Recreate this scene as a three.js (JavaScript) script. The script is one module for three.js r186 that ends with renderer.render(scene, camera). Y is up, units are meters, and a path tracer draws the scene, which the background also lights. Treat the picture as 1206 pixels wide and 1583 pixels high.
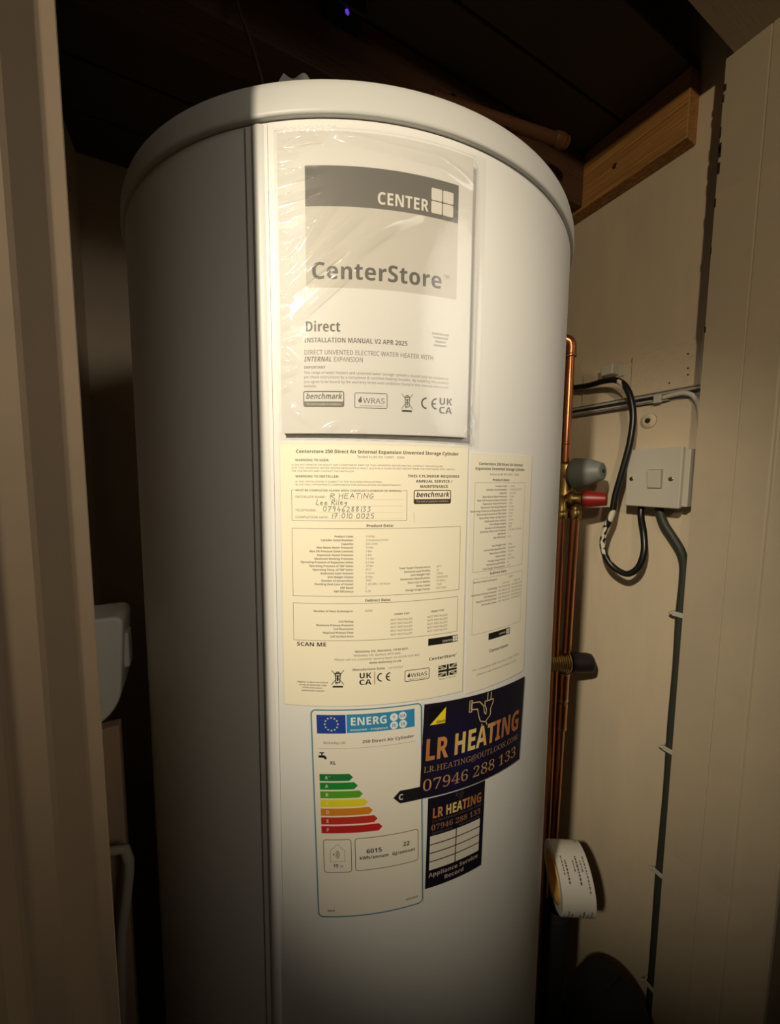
import * as THREE from 'three';
import { mergeGeometries } from 'three/addons/utils/BufferGeometryUtils.js';
import { RoundedBoxGeometry } from 'three/addons/geometries/RoundedBoxGeometry.js';

const V = (x, y, z) => new THREE.Vector3(x, y, z);
const scene = new THREE.Scene();

// ---------------------------------------------------------------- camera (ultra-wide phone lens held in the doorway)
const camera = new THREE.PerspectiveCamera(107.383, 1206 / 1583, 0.01, 20);
camera.position.set(-0.2227, 1.6, 0.5335);
camera.up.set(0.0343, 0.9961, -0.0818);
camera.lookAt(-0.2227 + 0.4591, 1.6 - 0.0884, 0.5335 - 0.884);

// ---------------------------------------------------------------- light and exposure
scene.background = new THREE.Color(0x000000);
const renderer = new THREE.WebGLRenderer({ antialias: true });
renderer.toneMapping = THREE.LinearToneMapping;
renderer.toneMappingExposure = 1.0;
renderer.shadowMap.enabled = true;
// warm spot high on the hall wall, just left of the cupboard door
const key = new THREE.SpotLight(new THREE.Color().setRGB(1, 0.87, 0.64), 5.1, 0, 0.335, 1.0, 2);
key.position.set(-0.85, 2.17, 0.8);
key.target.position.set(0.11, 1.49, 0.17);
key.castShadow = true; key.shadow.radius = 1.2; key.shadow.mapSize.set(2048, 2048); key.shadow.bias = -0.0005;
scene.add(key, key.target);
// weak fill spot, added to stand in for light bounced round the hall
const fillSpot = new THREE.SpotLight(new THREE.Color().setRGB(1, 0.89, 0.74), 2.05, 0, 0.33, 1.0, 2);
fillSpot.position.set(0.34, 2.05, 1.2);
fillSpot.target.position.set(-0.05, 1.68, 0.25);
fillSpot.castShadow = true; fillSpot.shadow.radius = 17;
scene.add(fillSpot, fillSpot.target);
// added fill spot, no known lamp, brightening the upper right wall of the cupboard
const farFill = new THREE.SpotLight(new THREE.Color().setRGB(1, 0.8, 0.52), 2.4, 0, 0.3, 1.0, 2);
farFill.position.set(-0.9, 2.13, 1.35);
farFill.target.position.set(0.47, 1.95, 0.12);
farFill.castShadow = true; farFill.shadow.radius = 2;
scene.add(farFill, farFill.target);

// ---------------------------------------------------------------- helpers
let seed = 12345;
const rnd = () => { seed = (seed * 1664525 + 1013904223) >>> 0; return seed / 4294967296; };
const used = {};
function numbered(name) { const n = used[name] = (used[name] ?? -1) + 1; return n ? `${name}_${String(n).padStart(3, '0')}` : name; }
function prep(g) {
  let q = g.index ? g.toNonIndexed() : g;
  for (const k of Object.keys(q.attributes)) if (!['position', 'normal', 'uv'].includes(k)) q.deleteAttribute(k);
  if (!q.attributes.normal) q.computeVertexNormals();
  if (!q.attributes.uv) q.setAttribute('uv', new THREE.BufferAttribute(new Float32Array(q.attributes.position.count * 2), 2));
  return q;
}
function obj(name, geos, mat, parent = scene) {
  const list = (Array.isArray(geos) ? geos : [geos]).map(prep);
  const m = new THREE.Mesh(list.length > 1 ? mergeGeometries(list) : list[0], mat);
  m.name = parent === scene ? numbered(name) : (() => { const n = parent.children.filter((c) => c.name === name || c.name.startsWith(name + '_0')).length; return n ? `${name}_${String(n).padStart(3, '0')}` : name; })();
  m.castShadow = true; m.receiveShadow = true;
  parent.add(m); return m;
}
function tag(o, label, category, group) { o.userData.label = label; o.userData.category = category; if (group) o.userData.group = group; return o; }
function thing(name, label, category, pos = [0, 0, 0], turn = 0, group) {
  const g = new THREE.Group(); g.name = numbered(name); g.position.set(...pos); g.rotation.y = turn; scene.add(g);
  return tag(g, label, category, group);
}
function part(name, geos, mat, parent, label) { const m = obj(name, geos, mat, parent); if (label) m.userData.label = label; return m; }
function struct(name, geos, mat) { const m = obj(name, geos, mat); m.name = name; m.userData.kind = 'structure'; return m; }
function box(x0, x1, y0, y1, z0, z1, r = 0) {
  const g = r ? new RoundedBoxGeometry(x1 - x0, y1 - y0, z1 - z0, 2, r) : new THREE.BoxGeometry(x1 - x0, y1 - y0, z1 - z0);
  g.translate((x0 + x1) / 2, (y0 + y1) / 2, (z0 + z1) / 2); return g;
}
// a plan outline [[x, z], ...] drawn up from y0 to y1
function extrudeY(pts, y0, y1, bevel = 0) {
  const s = new THREE.Shape(pts.map(([x, z]) => new THREE.Vector2(x, -z)));
  const g = new THREE.ExtrudeGeometry(s, { depth: y1 - y0 - 2 * bevel, bevelEnabled: bevel > 0, bevelThickness: bevel, bevelSize: bevel, bevelSegments: 2, curveSegments: 8 });
  g.rotateX(-Math.PI / 2); g.translate(0, y0 + bevel, 0); return g;
}
function tube(pts, r, seg = 60, rad = 14, closed = false) { return new THREE.TubeGeometry(new THREE.CatmullRomCurve3(pts.map((p) => V(...p)), closed, 'centripetal'), seg, r, rad, closed); }
// straight solid of revolution along an axis: profile [[radius, distance], ...] from point a in direction d
function turned(profile, a, d, seg = 40) {
  const g = new THREE.LatheGeometry(profile.map(([r, h]) => new THREE.Vector2(r, h)), seg);
  g.applyQuaternion(new THREE.Quaternion().setFromUnitVectors(V(0, 1, 0), V(...d).normalize()));
  g.translate(...a); return g;
}
// patch of a cylinder: s in mm round the drum (0 = straight towards the hall), y in m
const R = 0.28;
function drum(sL, sR, y0, y1, r, nu = 48, nv = 2, f = null, ref = R) {
  const pos = [], uv = [], idx = [];
  for (let j = 0; j <= nv; j++) for (let i = 0; i <= nu; i++) {
    const u = i / nu, v = j / nv, s = sL + (sR - sL) * u, y = y0 + (y1 - y0) * v;
    const a = s / 1000 / ref, rr = r + (f ? f(s, y, u, v) : 0);
    pos.push(rr * Math.sin(a), y, rr * Math.cos(a)); uv.push(u, v);
  }
  for (let j = 0; j < nv; j++) for (let i = 0; i < nu; i++) { const a = j * (nu + 1) + i; idx.push(a, a + 1, a + nu + 2, a, a + nu + 2, a + nu + 1); }
  const g = new THREE.BufferGeometry();
  g.setAttribute('position', new THREE.Float32BufferAttribute(pos, 3)); g.setAttribute('uv', new THREE.Float32BufferAttribute(uv, 2));
  g.setIndex(idx); g.computeVertexNormals(); return g;
}
// a sheet with thickness on the drum: outer face + rim
function sheet(sL, sR, y0, y1, rIn, rOut, nu = 48) {
  const out = [drum(sL, sR, y0, y1, rOut, nu, 2)];
  const rim = [];
  const P = (s, y, r) => { const a = s / 1000 / R; return [r * Math.sin(a), y, r * Math.cos(a)]; };
  const quad = (a, b, c, d) => { rim.push(...a, ...b, ...c, ...a, ...c, ...d); };
  quad(P(sL, y0, rIn), P(sL, y0, rOut), P(sL, y1, rOut), P(sL, y1, rIn));
  quad(P(sR, y0, rOut), P(sR, y0, rIn), P(sR, y1, rIn), P(sR, y1, rOut));
  for (let i = 0; i < nu; i++) {
    const a = sL + (sR - sL) * i / nu, b = sL + (sR - sL) * (i + 1) / nu;
    quad(P(a, y0, rIn), P(b, y0, rIn), P(b, y0, rOut), P(a, y0, rOut));
    quad(P(a, y1, rOut), P(b, y1, rOut), P(b, y1, rIn), P(a, y1, rIn));
  }
  const g = new THREE.BufferGeometry(); g.setAttribute('position', new THREE.Float32BufferAttribute(rim, 3)); g.computeVertexNormals();
  out.push(g); return out;
}

// ---------------------------------------------------------------- procedural maps
function noiseMaker(n) { const t = []; for (let i = 0; i < n * n; i++) t.push(rnd()); return (x, y) => {
  const xi = Math.floor(x), yi = Math.floor(y), fx = x - xi, fy = y - yi, w = (a) => ((a % n) + n) % n, q = (a) => a * a * (3 - 2 * a);
  const g = (a, b) => t[w(a) + n * w(b)]; const u = q(fx), v = q(fy);
  return (g(xi, yi) * (1 - u) + g(xi + 1, yi) * u) * (1 - v) + (g(xi, yi + 1) * (1 - u) + g(xi + 1, yi + 1) * u) * v; }; }
const N = noiseMaker(64);
const fbm = (x, y) => 0.5 * N(x, y) + 0.25 * N(x * 2.1 + 7, y * 2.1) + 0.15 * N(x * 4.3, y * 4.3 + 3) + 0.1 * N(x * 8.7 + 5, y * 8.7);
function dataTex(w, h, fn, srgb, rx = 1, ry = 1) {
  const d = new Uint8Array(w * h * 4);
  for (let y = 0; y < h; y++) for (let x = 0; x < w; x++) { const c = fn(x / w * 64, y / h * 64, x, y); const i = (y * w + x) * 4; d[i] = c[0]; d[i + 1] = c[1]; d[i + 2] = c[2]; d[i + 3] = 255; }
  const t = new THREE.DataTexture(d, w, h); t.wrapS = t.wrapT = THREE.RepeatWrapping; t.magFilter = THREE.LinearFilter; t.minFilter = THREE.LinearFilter; t.repeat.set(rx, ry);
  if (srgb) t.colorSpace = THREE.SRGBColorSpace; t.needsUpdate = true; return t;
}
const cl = (v) => Math.max(0, Math.min(255, v));
const paintTex = dataTex(512, 512, (x, y) => { const n = fbm(x / 4, y / 4) - 0.5, m = fbm(x, y * 0.5 + 9) - 0.5; const k = 206 + n * 14 + m * 4; return [cl(k), cl(k * 0.92 - n * 3), cl(k * 0.8 - n * 8)]; }, true);
const paintBump = dataTex(512, 512, (x, y) => { const k = 128 + (fbm(x * 0.5, y * 0.5) - 0.5) * 150; return [k, k, k]; }, false);
const grain = (dark) => dataTex(512, 512, (x, y) => { const n = fbm(x * 0.12, y * 1.6), m = fbm(x * 0.5, y * 6); const k = 0.72 + 0.5 * (n - 0.5) + 0.25 * (m - 0.5); return [cl(dark[0] * k), cl(dark[1] * k * (0.96 + 0.06 * n)), cl(dark[2] * k)]; }, true);
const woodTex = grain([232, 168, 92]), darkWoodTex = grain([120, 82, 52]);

const std = (o) => new THREE.MeshStandardMaterial(o), phy = (o) => new THREE.MeshPhysicalMaterial(o);
const C = (r, g, b) => new THREE.Color().setRGB(r, g, b);
const M = {
  wall: std({ map: paintTex, bumpMap: paintBump, bumpScale: 0.0008, roughness: 0.75 }),
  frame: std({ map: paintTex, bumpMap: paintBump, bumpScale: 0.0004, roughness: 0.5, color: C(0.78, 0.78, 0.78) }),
  casing: std({ map: paintTex, bumpMap: paintBump, bumpScale: 0.0004, roughness: 0.55, color: C(0.42, 0.37, 0.33) }),  // same paint as the frame, darkened to put shade on the left side
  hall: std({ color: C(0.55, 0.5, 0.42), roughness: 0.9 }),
  floor: std({ map: darkWoodTex, roughness: 0.6 }),
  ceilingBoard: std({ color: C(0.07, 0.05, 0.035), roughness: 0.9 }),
  wood: std({ map: woodTex, roughness: 0.65 }),
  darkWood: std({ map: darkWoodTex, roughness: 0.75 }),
  steel: phy({ color: C(0.78, 0.775, 0.755), roughness: 0.42, clearcoat: 0.15, clearcoatRoughness: 0.4 }),
  lid: std({ color: C(0.64, 0.64, 0.62), roughness: 0.45 }),
  paper: std({ color: C(0.82, 0.81, 0.78), roughness: 0.8 }),
  film: phy({ color: 0xffffff, transmission: 0.95, thickness: 0, roughness: 0.12, ior: 1.5, side: THREE.DoubleSide }),
  copper: std({ color: C(0.68, 0.29, 0.14), metalness: 1, roughness: 0.32 }),
  dullCopper: std({ color: C(0.2, 0.09, 0.045), metalness: 0.6, roughness: 0.6 }),
  solder: std({ color: C(0.6, 0.5, 0.42), metalness: 1, roughness: 0.35 }),
  brass: std({ color: C(0.55, 0.38, 0.14), metalness: 1, roughness: 0.38 }),
  greyPlastic: std({ color: C(0.17, 0.185, 0.17), roughness: 0.5 }),
  redPlastic: std({ color: C(0.24, 0.009, 0.008), roughness: 0.4 }),
  blackPlastic: std({ color: C(0.006, 0.006, 0.007), roughness: 0.5 }),
  blackFoam: std({ color: C(0.01, 0.01, 0.011), roughness: 0.95 }),
  whitePlastic: std({ color: C(0.5, 0.47, 0.41), roughness: 0.4 }),
  oldPlastic: std({ color: C(0.5, 0.47, 0.4), roughness: 0.5 }),
  whiteCable: std({ color: C(0.6, 0.57, 0.5), roughness: 0.5 }),
  greyCable: std({ color: C(0.035, 0.038, 0.03), roughness: 0.55 }),
  green: std({ color: C(0.05, 0.16, 0.05), roughness: 0.5 }),
  hole: std({ color: C(0.02, 0.016, 0.012), roughness: 0.9 }),
  screw: std({ color: C(0.25, 0.2, 0.13), metalness: 1, roughness: 0.4 }),
  cardboard: std({ color: C(0.3, 0.2, 0.12), roughness: 0.9 }),
  amber: std({ color: C(0.7, 0.42, 0.14), roughness: 0.7 }),
  cloth: std({ color: C(0.3, 0.26, 0.2), roughness: 0.95 }),
};

// ---------------------------------------------------------------- the setting
const XR = 0.47, XL = -0.40, ZB = -0.42;
struct('floor', [box(-1.7, 1.3, -0.1, 0, -0.52, 1.8)], M.floor);
struct('wall_right', [box(XR, XR + 0.1, 0, 2.5, ZB, 0.241)], M.wall);
struct('wall_left', [box(XL - 0.1, XL, 0, 2.5, ZB, 0.2)], M.wall);
struct('wall_back', [box(XL - 0.1, XR + 0.1, 0, 2.5, ZB - 0.1, ZB)], M.wall);
struct('wall_front_left', [box(-1.7, -0.42, 0, 2.5, 0.2, 0.288)], M.hall);
struct('wall_front_right', [box(0.57, 1.3, 0, 2.5, 0.241, 0.36)], M.hall);
struct('wall_front_top', [box(-0.42, 0.57, 2.24, 2.5, 0.25, 0.285)], M.hall);
struct('wall_hall_rear', [box(-1.7, 1.3, 0, 2.5, 1.7, 1.8)], M.hall);
struct('wall_hall_left', [box(-1.8, -1.7, 0, 2.5, 0.2, 1.8)], M.hall);
struct('wall_hall_right', [box(1.3, 1.4, 0, 2.5, 0.2, 1.8)], M.hall);
{
  const c = struct('ceiling', [box(-1.8, 1.4, 2.5, 2.6, -0.52, 1.8)], M.hall);
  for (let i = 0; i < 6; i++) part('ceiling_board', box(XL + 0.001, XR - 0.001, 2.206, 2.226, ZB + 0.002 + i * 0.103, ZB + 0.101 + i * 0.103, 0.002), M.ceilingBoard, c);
}
// right door lining: back strip, hairline joint, stop with a rounded nosing, then the casing
{
  const t = struct('trim_1', extrudeY([[0.44, 0.241], [0.44, 0.2868], [0.4408, 0.2876], [0.4408, 0.2884], [0.44, 0.2892], [0.44, 0.3235], [0.4407, 0.3258], [0.4425, 0.3272], [0.4435, 0.329], [0.4438, 0.3665], [0.4455, 0.37], [0.449, 0.3715], [0.57, 0.3715], [0.57, 0.241]], 0, 2.5), M.frame);
  // flaked filler where the lining meets the cupboard wall
  for (let i = 0; i < 9; i++) { const y = 1.78 + rnd() * 0.36, w = 0.003 + rnd() * 0.006; part('paint_chip', box(0.4392, 0.446, y, y + 0.004 + rnd() * 0.012, 0.2402, 0.2402 + w * 0.4, 0.0006), M.hole, t); }
  t.userData.label = 'painted door lining with stop';
}
// left door casing: stepped moulding seen nearly edge on
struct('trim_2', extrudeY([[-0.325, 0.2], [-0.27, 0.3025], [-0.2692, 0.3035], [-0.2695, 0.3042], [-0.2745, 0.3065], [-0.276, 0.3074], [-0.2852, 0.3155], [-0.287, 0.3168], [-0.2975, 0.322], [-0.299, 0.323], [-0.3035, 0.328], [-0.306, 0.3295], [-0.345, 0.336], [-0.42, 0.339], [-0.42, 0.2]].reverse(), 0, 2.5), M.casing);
// door head
struct('trim_3', [box(-0.275, 0.44, 2.172, 2.24, 0.25, 0.31)], M.frame);
// boarding and bearers of the cupboard
tag(obj('shelf_bearer', [box(XR - 0.027, XR, 2.107, 2.205, ZB, 0.198, 0.002)], M.wood), 'bare timber bearer fixed along the top of the right wall, with one screw', 'timber');
scene.children[scene.children.length - 1].add((() => { const m = new THREE.Mesh(turned([[0, 0], [0.004, 0], [0.004, 0.0015], [0, 0.0022]], [XR - 0.0265, 2.142, 0.088], [-1, 0, 0], 12), M.screw); m.name = 'screw'; return m; })());
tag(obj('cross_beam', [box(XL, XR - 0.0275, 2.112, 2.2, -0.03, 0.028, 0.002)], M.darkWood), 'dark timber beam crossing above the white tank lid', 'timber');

// ---------------------------------------------------------------- canvas print
const K = 8;                                                        // pixels per mm of print
function sheetCanvas(w, h, bg) { const c = document.createElement('canvas'); c.width = Math.round(w * K); c.height = Math.round(h * K); const x = c.getContext('2d'); if (bg) { x.fillStyle = bg; x.fillRect(0, 0, c.width, c.height); } return [c, x]; }
// a pen that takes drum coordinates in mm: s rightwards, y upwards (relative to 1.6 m)
function pen(x, s0, yTop) {
  const X = (s) => (s - s0) * K, Y = (y) => (yTop - y) * K;
  const P = {
    X, Y,
    text(str, s, y, cap, o = {}) {
      const f = `${o.italic ? 'italic ' : ''}${o.bold ? 'bold ' : ''}${cap / 0.72 * K}px ${o.font || 'sans-serif'}`;
      x.font = f; x.fillStyle = o.color || '#1c1a18'; x.textAlign = 'left'; x.textBaseline = 'alphabetic';
      let w = x.measureText(str).width, k = 1;
      if (o.to !== undefined) k = (o.to - s) * K / w;
      x.save(); x.translate(X(s), Y(y)); if (o.rot) x.rotate(o.rot); x.scale(k, 1);
      const dx = o.align === 'right' ? -w : o.align === 'center' ? -w / 2 : 0;
      if (o.stroke) { x.lineWidth = o.stroke * K; x.strokeStyle = o.color || '#1c1a18'; x.lineJoin = 'round'; x.strokeText(str, dx, 0); }
      x.fillText(str, dx, 0); x.restore();
    },
    rect(s, y, s2, y2, col) { x.fillStyle = col; x.fillRect(X(s), Y(y), (s2 - s) * K, (y - y2) * K); },
    frame(s, y, s2, y2, lw, col, rad = 0) { x.strokeStyle = col; x.lineWidth = lw * K; x.beginPath(); x.roundRect(X(s), Y(y), (s2 - s) * K, (y - y2) * K, rad * K); x.stroke(); },
    poly(pts, col) { x.fillStyle = col; x.beginPath(); pts.forEach(([s, y], i) => i ? x.lineTo(X(s), Y(y)) : x.moveTo(X(s), Y(y))); x.closePath(); x.fill(); },
    line(pts, lw, col, cap = 'round') { x.strokeStyle = col; x.lineWidth = lw * K; x.lineCap = cap; x.lineJoin = 'round'; x.beginPath(); pts.forEach(([s, y], i) => i ? x.lineTo(X(s), Y(y)) : x.moveTo(X(s), Y(y))); x.stroke(); },
    disc(s, y, r, col) { x.fillStyle = col; x.beginPath(); x.arc(X(s), Y(y), r * K, 0, 7); x.fill(); },
    arc(s, y, r, a, b, lw, col) { x.strokeStyle = col; x.lineWidth = lw * K; x.lineCap = 'butt'; x.beginPath(); x.arc(X(s), Y(y), r * K, a, b); x.stroke(); },
  };
  return P;
}
const printMat = (c, o = {}) => { const t = new THREE.CanvasTexture(c); t.colorSpace = THREE.SRGBColorSpace; t.anisotropy = 8; return std({ map: t, roughness: 0.6, ...o }); };
// shared marks
function ceMark(P, s, y, h, col) { const r = h / 2; P.arc(s + r, y - r, r * 0.86, Math.PI * 0.5, Math.PI * 1.5, h * 0.14, col); P.arc(s + r * 2.9, y - r, r * 0.86, Math.PI * 0.5, Math.PI * 1.5, h * 0.14, col); P.line([[s + r * 2.1, y - r], [s + r * 2.75, y - r]], h * 0.14, col, 'butt'); }
function ukca(P, s, y, w, h, col) { P.text('UK', s, y - h * 0.44, h * 0.43, { bold: true, to: s + w, color: col }); P.text('CA', s, y - h, h * 0.43, { bold: true, to: s + w, color: col }); }
function weee(P, s, y, w, h, col) {
  P.line([[s + w * 0.28, y - h * 0.18], [s + w * 0.72, y - h * 0.18]], w * 0.1, col); P.line([[s + w * 0.3, y - h * 0.2], [s + w * 0.36, y - h * 0.72], [s + w * 0.66, y - h * 0.72], [s + w * 0.72, y - h * 0.2]], w * 0.07, col);
  P.line([[s + w * 0.4, y - h * 0.1], [s + w * 0.62, y - h * 0.1]], w * 0.08, col); P.arc(s + w * 0.4, y - h * 0.74, w * 0.07, 0, 7, w * 0.05, col);
  P.line([[s + w * 0.5, y - h * 0.3], [s + w * 0.5, y - h * 0.6]], w * 0.12, col);
  P.line([[s + w * 0.02, y], [s + w * 0.98, y - h * 0.82]], w * 0.05, col); P.line([[s + w * 0.98, y], [s + w * 0.02, y - h * 0.82]], w * 0.05, col); P.rect(s + w * 0.1, y - h * 0.9, s + w * 0.92, y - h, col);
}
function wras(P, s, y, s2, y2, col) { const h = y - y2; P.frame(s, y, s2, y2, 0.5, col, 1); P.disc(s + h * 0.36, y - h * 0.52, h * 0.13, col); P.poly([[s + h * 0.24, y - h * 0.5], [s + h * 0.42, y - h * 0.2], [s + h * 0.48, y - h * 0.5]], col); P.text('WRAS', s + h * 0.55, y - h * 0.68, h * 0.36, { to: s2 - 1.6, color: col }); P.text('APPROVED PRODUCT', s + h * 0.35, y2 + h * 0.1, h * 0.09, { to: s2 - 2, color: col }); }
function benchmark(P, s, y, s2, y2, col, bar) { const h = y - y2; P.frame(s, y, s2, y2, 0.7, col, 1.3); P.rect(s, y - h * 0.66, s2, y2, bar); P.text('benchmark', s + 1.4, y - h * 0.5, h * 0.38, { italic: true, bold: true, to: s2 - 1.6, color: col }); P.text('The mark of quality for installation', s + 2, y2 + h * 0.1, h * 0.13, { to: s2 - 2, color: '#cfc8b8' }); }
function centerLogo(P, s, y, size, col) { const g = size * 0.05, q = (size - g) / 2; P.rect(s, y, s + q, y - q, col); P.rect(s + q + g, y, s + size, y - q, col); P.rect(s, y - q - g, s + q, y - size, col); P.rect(s + q + g, y - q - g, s + size, y - size, col); }

// ---------------------------------------------------------------- the hot water cylinder
const tank = thing('water_cylinder', 'tall white hot water cylinder with printed labels and stickers filling the cupboard', 'water tank');
const shell = part('body', new THREE.LatheGeometry([[0, 0.03], [0.268, 0.03], [0.276, 0.034], [R, 0.042], [R, 1.6], [R, 1.8588], [0.279, 1.8596], [0.2, 1.8596]].map((p) => new THREE.Vector2(...p)), 180), M.steel, tank);
part('base_ring', new THREE.LatheGeometry([[0.2, 0], [0.262, 0], [0.262, 0.031], [0.2, 0.031]].map((p) => new THREE.Vector2(...p)), 96), M.blackPlastic, tank);
part('lid', new THREE.LatheGeometry([[0.2785, 1.8598], [0.2822, 1.8598], [0.2836, 1.8605], [0.2838, 1.863], [0.2832, 1.8775], [0.2815, 1.8835], [0.277, 1.8862], [0.2, 1.889], [0, 1.889]].map((p) => new THREE.Vector2(...p)), 180), M.lid, tank, 'off-white plastic lid with a rounded rim');
{ // folded lock seam of the casing: a low fold with a hairline beside it
  const f = (s) => { const u = (s + 196.5) / 16.5; return 0.0004 + 0.0016 * Math.pow(Math.max(0, Math.sin(Math.PI * Math.min(1, Math.max(0, (u - 0.35) / 0.6)))), 0.7); };
  part('seam', drum(-195.4, -178, 0.05, 1.8575, R, 40, 2, f), M.steel, shell);
  part('seam_groove', drum(-196.4, -195.4, 0.05, 1.8575, R + 0.0003, 2, 2), std({ color: C(0.22, 0.22, 0.21), roughness: 0.6 }), shell);
}
// rating label -----------------------------------------------
{
  const s0 = -173, s1 = -17, yT = 27, yB = -188;
  const [c, x] = sheetCanvas(s1 - s0, yT - yB, '#f1e9d2'); const P = pen(x, s0, yT); const K1 = '#24211c', G = '#5d5850';
  x.strokeStyle = '#d3ccbb'; x.lineWidth = 3; x.strokeRect(1, 1, c.width - 2, c.height - 2);
  const T = (...a) => P.text(...a);
  T('Centerstore 250 Direct Air Internal Expansion Unvented Storage Cylinder', -159.7, 19.4, 2.5, { bold: true, to: -26.7, color: K1 });
  T('Tested to BS EN 12897 : 2006', -112, 15.9, 1.8, { to: -74.3, color: G });
  T('WARNING TO USER:', -160.5, 13.1, 1.9, { bold: true, to: -133.4, color: G });
  T('A) DO NOT REMOVE OR ADJUST ANY COMPONENT PART OF THIS UNVENTED WATER HEATER, CONTACT THE INSTALLER.', -163.4, 9.6, 1.35, { to: -40.8, color: G });
  T('B) IF THIS UNVENTED WATER HEATER DEVELOPES A FAULT, SUCH AS A FLOW OF HOT WATER FROM THE DISCHARGE PIPE, SWITCH', -163.4, 7.2, 1.35, { to: -29.9, color: G });
  T('THE HEATER OFF AND CONTACT THE INSTALLER.', -163.5, 4.8, 1.35, { to: -113.9, color: G });
  T('WARNING TO INSTALLER:', -160.5, 0.4, 1.9, { bold: true, to: -125.9, color: G });
  T('A) THIS INSTALLATION IS SUBJECT TO THE BUILDING REGULATIONS.', -160.6, -3.4, 1.35, { to: -91.7, color: G });
  T('B) USE ONLY APPROPRIATE COMPONENTS FOR INSTALLATION OR MAINTENANCE.', -160.6, -5.8, 1.35, { to: -76.7, color: G });
  T('THIS CYLINDER REQUIRES', -71.4, 1.2, 2.1, { bold: true, to: -25.4, color: K1 });
  T('ANNUAL SERVICE /', -64.6, -3, 2.1, { bold: true, to: -32, color: K1 });
  T('MAINTENANCE', -61.1, -7.2, 2.1, { bold: true, to: -36, color: K1 });
  benchmark(P, -65.9, -9.4, -33.5, -20.1, '#191613', '#3a2c22');
  P.frame(-163.7, -9.6, -71.9, -33.6, 0.28, '#4b463d');
  P.rect(-161.4, -8.6, -75.4, -11, '#f1e9d2');
  T('MUST BE COMPLETED ALONG WITH CHECKLIST/LOGBOOK IN MANUAL', -160.7, -10.4, 1.5, { bold: true, to: -76, color: G });
  T('INSTALLER NAME:', -160.8, -15.6, 1.8, { to: -136.1, color: G }); T('TELEPHONE:', -161, -26.2, 1.8, { to: -143.8, color: G }); T('COMPLETION DATE:', -161, -31.7, 1.8, { to: -134.3, color: G });
  for (const [a, y] of [[-135, -16.6], [-144, -21.8], [-143, -27], [-134, -32]]) P.line([[a, y], [-75, y]], 0.15, '#a59e8d');
  const ink = '#55575c';
  const G1 = { R: [[[0, 0], [0.1, 1], [0.6, 0.95], [0.65, 0.7], [0.1, 0.5], [0.75, 0]]], H: [[[0, 1], [0.02, 0]], [[0.62, 1], [0.6, 0]], [[0, 0.5], [0.62, 0.55]]], E: [[[0.6, 0.98], [0.05, 0.95], [0, 0.02], [0.6, 0]], [[0.03, 0.5], [0.5, 0.54]]], A: [[[0, 0], [0.35, 1], [0.7, 0]], [[0.12, 0.35], [0.6, 0.4]]], T: [[[0, 0.95], [0.75, 1]], [[0.38, 0.98], [0.33, 0]]], I: [[[0.1, 1], [0.08, 0]]], N: [[[0, 0], [0.06, 1], [0.6, 0.05], [0.68, 1]]], G: [[[0.65, 0.85], [0.35, 1], [0.05, 0.6], [0.1, 0.15], [0.4, 0], [0.65, 0.2], [0.62, 0.45], [0.36, 0.42]]], L: [[[0.25, 1], [0.05, 0.1], [0.15, 0], [0.6, 0.08]]], e: [[[0.05, 0.3], [0.45, 0.36], [0.35, 0.58], [0.1, 0.45], [0.08, 0.1], [0.3, 0], [0.55, 0.14]]], i: [[[0.1, 0.5], [0.08, 0.05], [0.2, 0]], [[0.12, 0.75], [0.14, 0.78]]], l: [[[0.15, 1], [0.05, 0.1], [0.2, 0]]], y: [[[0.05, 0.5], [0.12, 0.15], [0.45, 0.5]], [[0.45, 0.5], [0.3, -0.35], [0.05, -0.3]]],
    0: [[[0.3, 1], [0.05, 0.7], [0.08, 0.15], [0.35, 0], [0.6, 0.3], [0.55, 0.85], [0.25, 1]]], 1: [[[0.2, 1], [0.15, 0]]], 2: [[[0.05, 0.8], [0.35, 1], [0.55, 0.75], [0.05, 0.05], [0.62, 0.02]]], 3: [[[0.05, 0.95], [0.5, 0.95], [0.25, 0.55], [0.55, 0.3], [0.3, 0], [0.02, 0.1]]], 4: [[[0.3, 1], [0.02, 0.4], [0.6, 0.42]], [[0.45, 0.7], [0.4, -0.05]]], 5: [[[0.55, 1], [0.12, 0.98], [0.1, 0.58], [0.5, 0.5], [0.48, 0.1], [0.05, 0]]], 6: [[[0.45, 1], [0.08, 0.5], [0.1, 0.08], [0.45, 0.03], [0.5, 0.38], [0.12, 0.4]]], 7: [[[0.02, 0.95], [0.6, 0.98], [0.22, 0]], [[0.18, 0.5], [0.5, 0.52]]], 8: [[[0.5, 0.9], [0.25, 1], [0.1, 0.78], [0.5, 0.28], [0.3, 0], [0.06, 0.2], [0.5, 0.9]]], 9: [[[0.5, 0.6], [0.15, 0.55], [0.1, 0.92], [0.45, 0.95], [0.5, 0.6], [0.42, 0]]], ':': [[[0.15, 0.6], [0.17, 0.63]], [[0.13, 0.2], [0.15, 0.23]]], ' ': [] };
  const write = (str, a, y, cap, to) => { const w = [...str].map((k) => (k === ' ' || k === ':' ? 0.5 : k === 'I' || k === 'i' || k === 'l' || k === '1' ? 0.42 : 0.86)), k = (to - a) / w.reduce((p, q) => p + q, 0); let p = a; [...str].forEach((ch, n) => { const dy = (rnd() - 0.5) * 0.5; for (const st of G1[ch]) P.line(st.map(([u, v]) => [p + u * k * 0.95 + v * 0.35, y + dy + v * cap]), 0.42, ink); p += w[n] * k; }); };
  write('R HEATING', -133, -15.8, 3.9, -98.1); write('Lee Riley', -144.4, -20.8, 4.1, -118.4); write('07946288133', -138.7, -26.3, 4, -100.2); write('17:010 0025', -132, -31.6, 3.9, -97.4);
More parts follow.
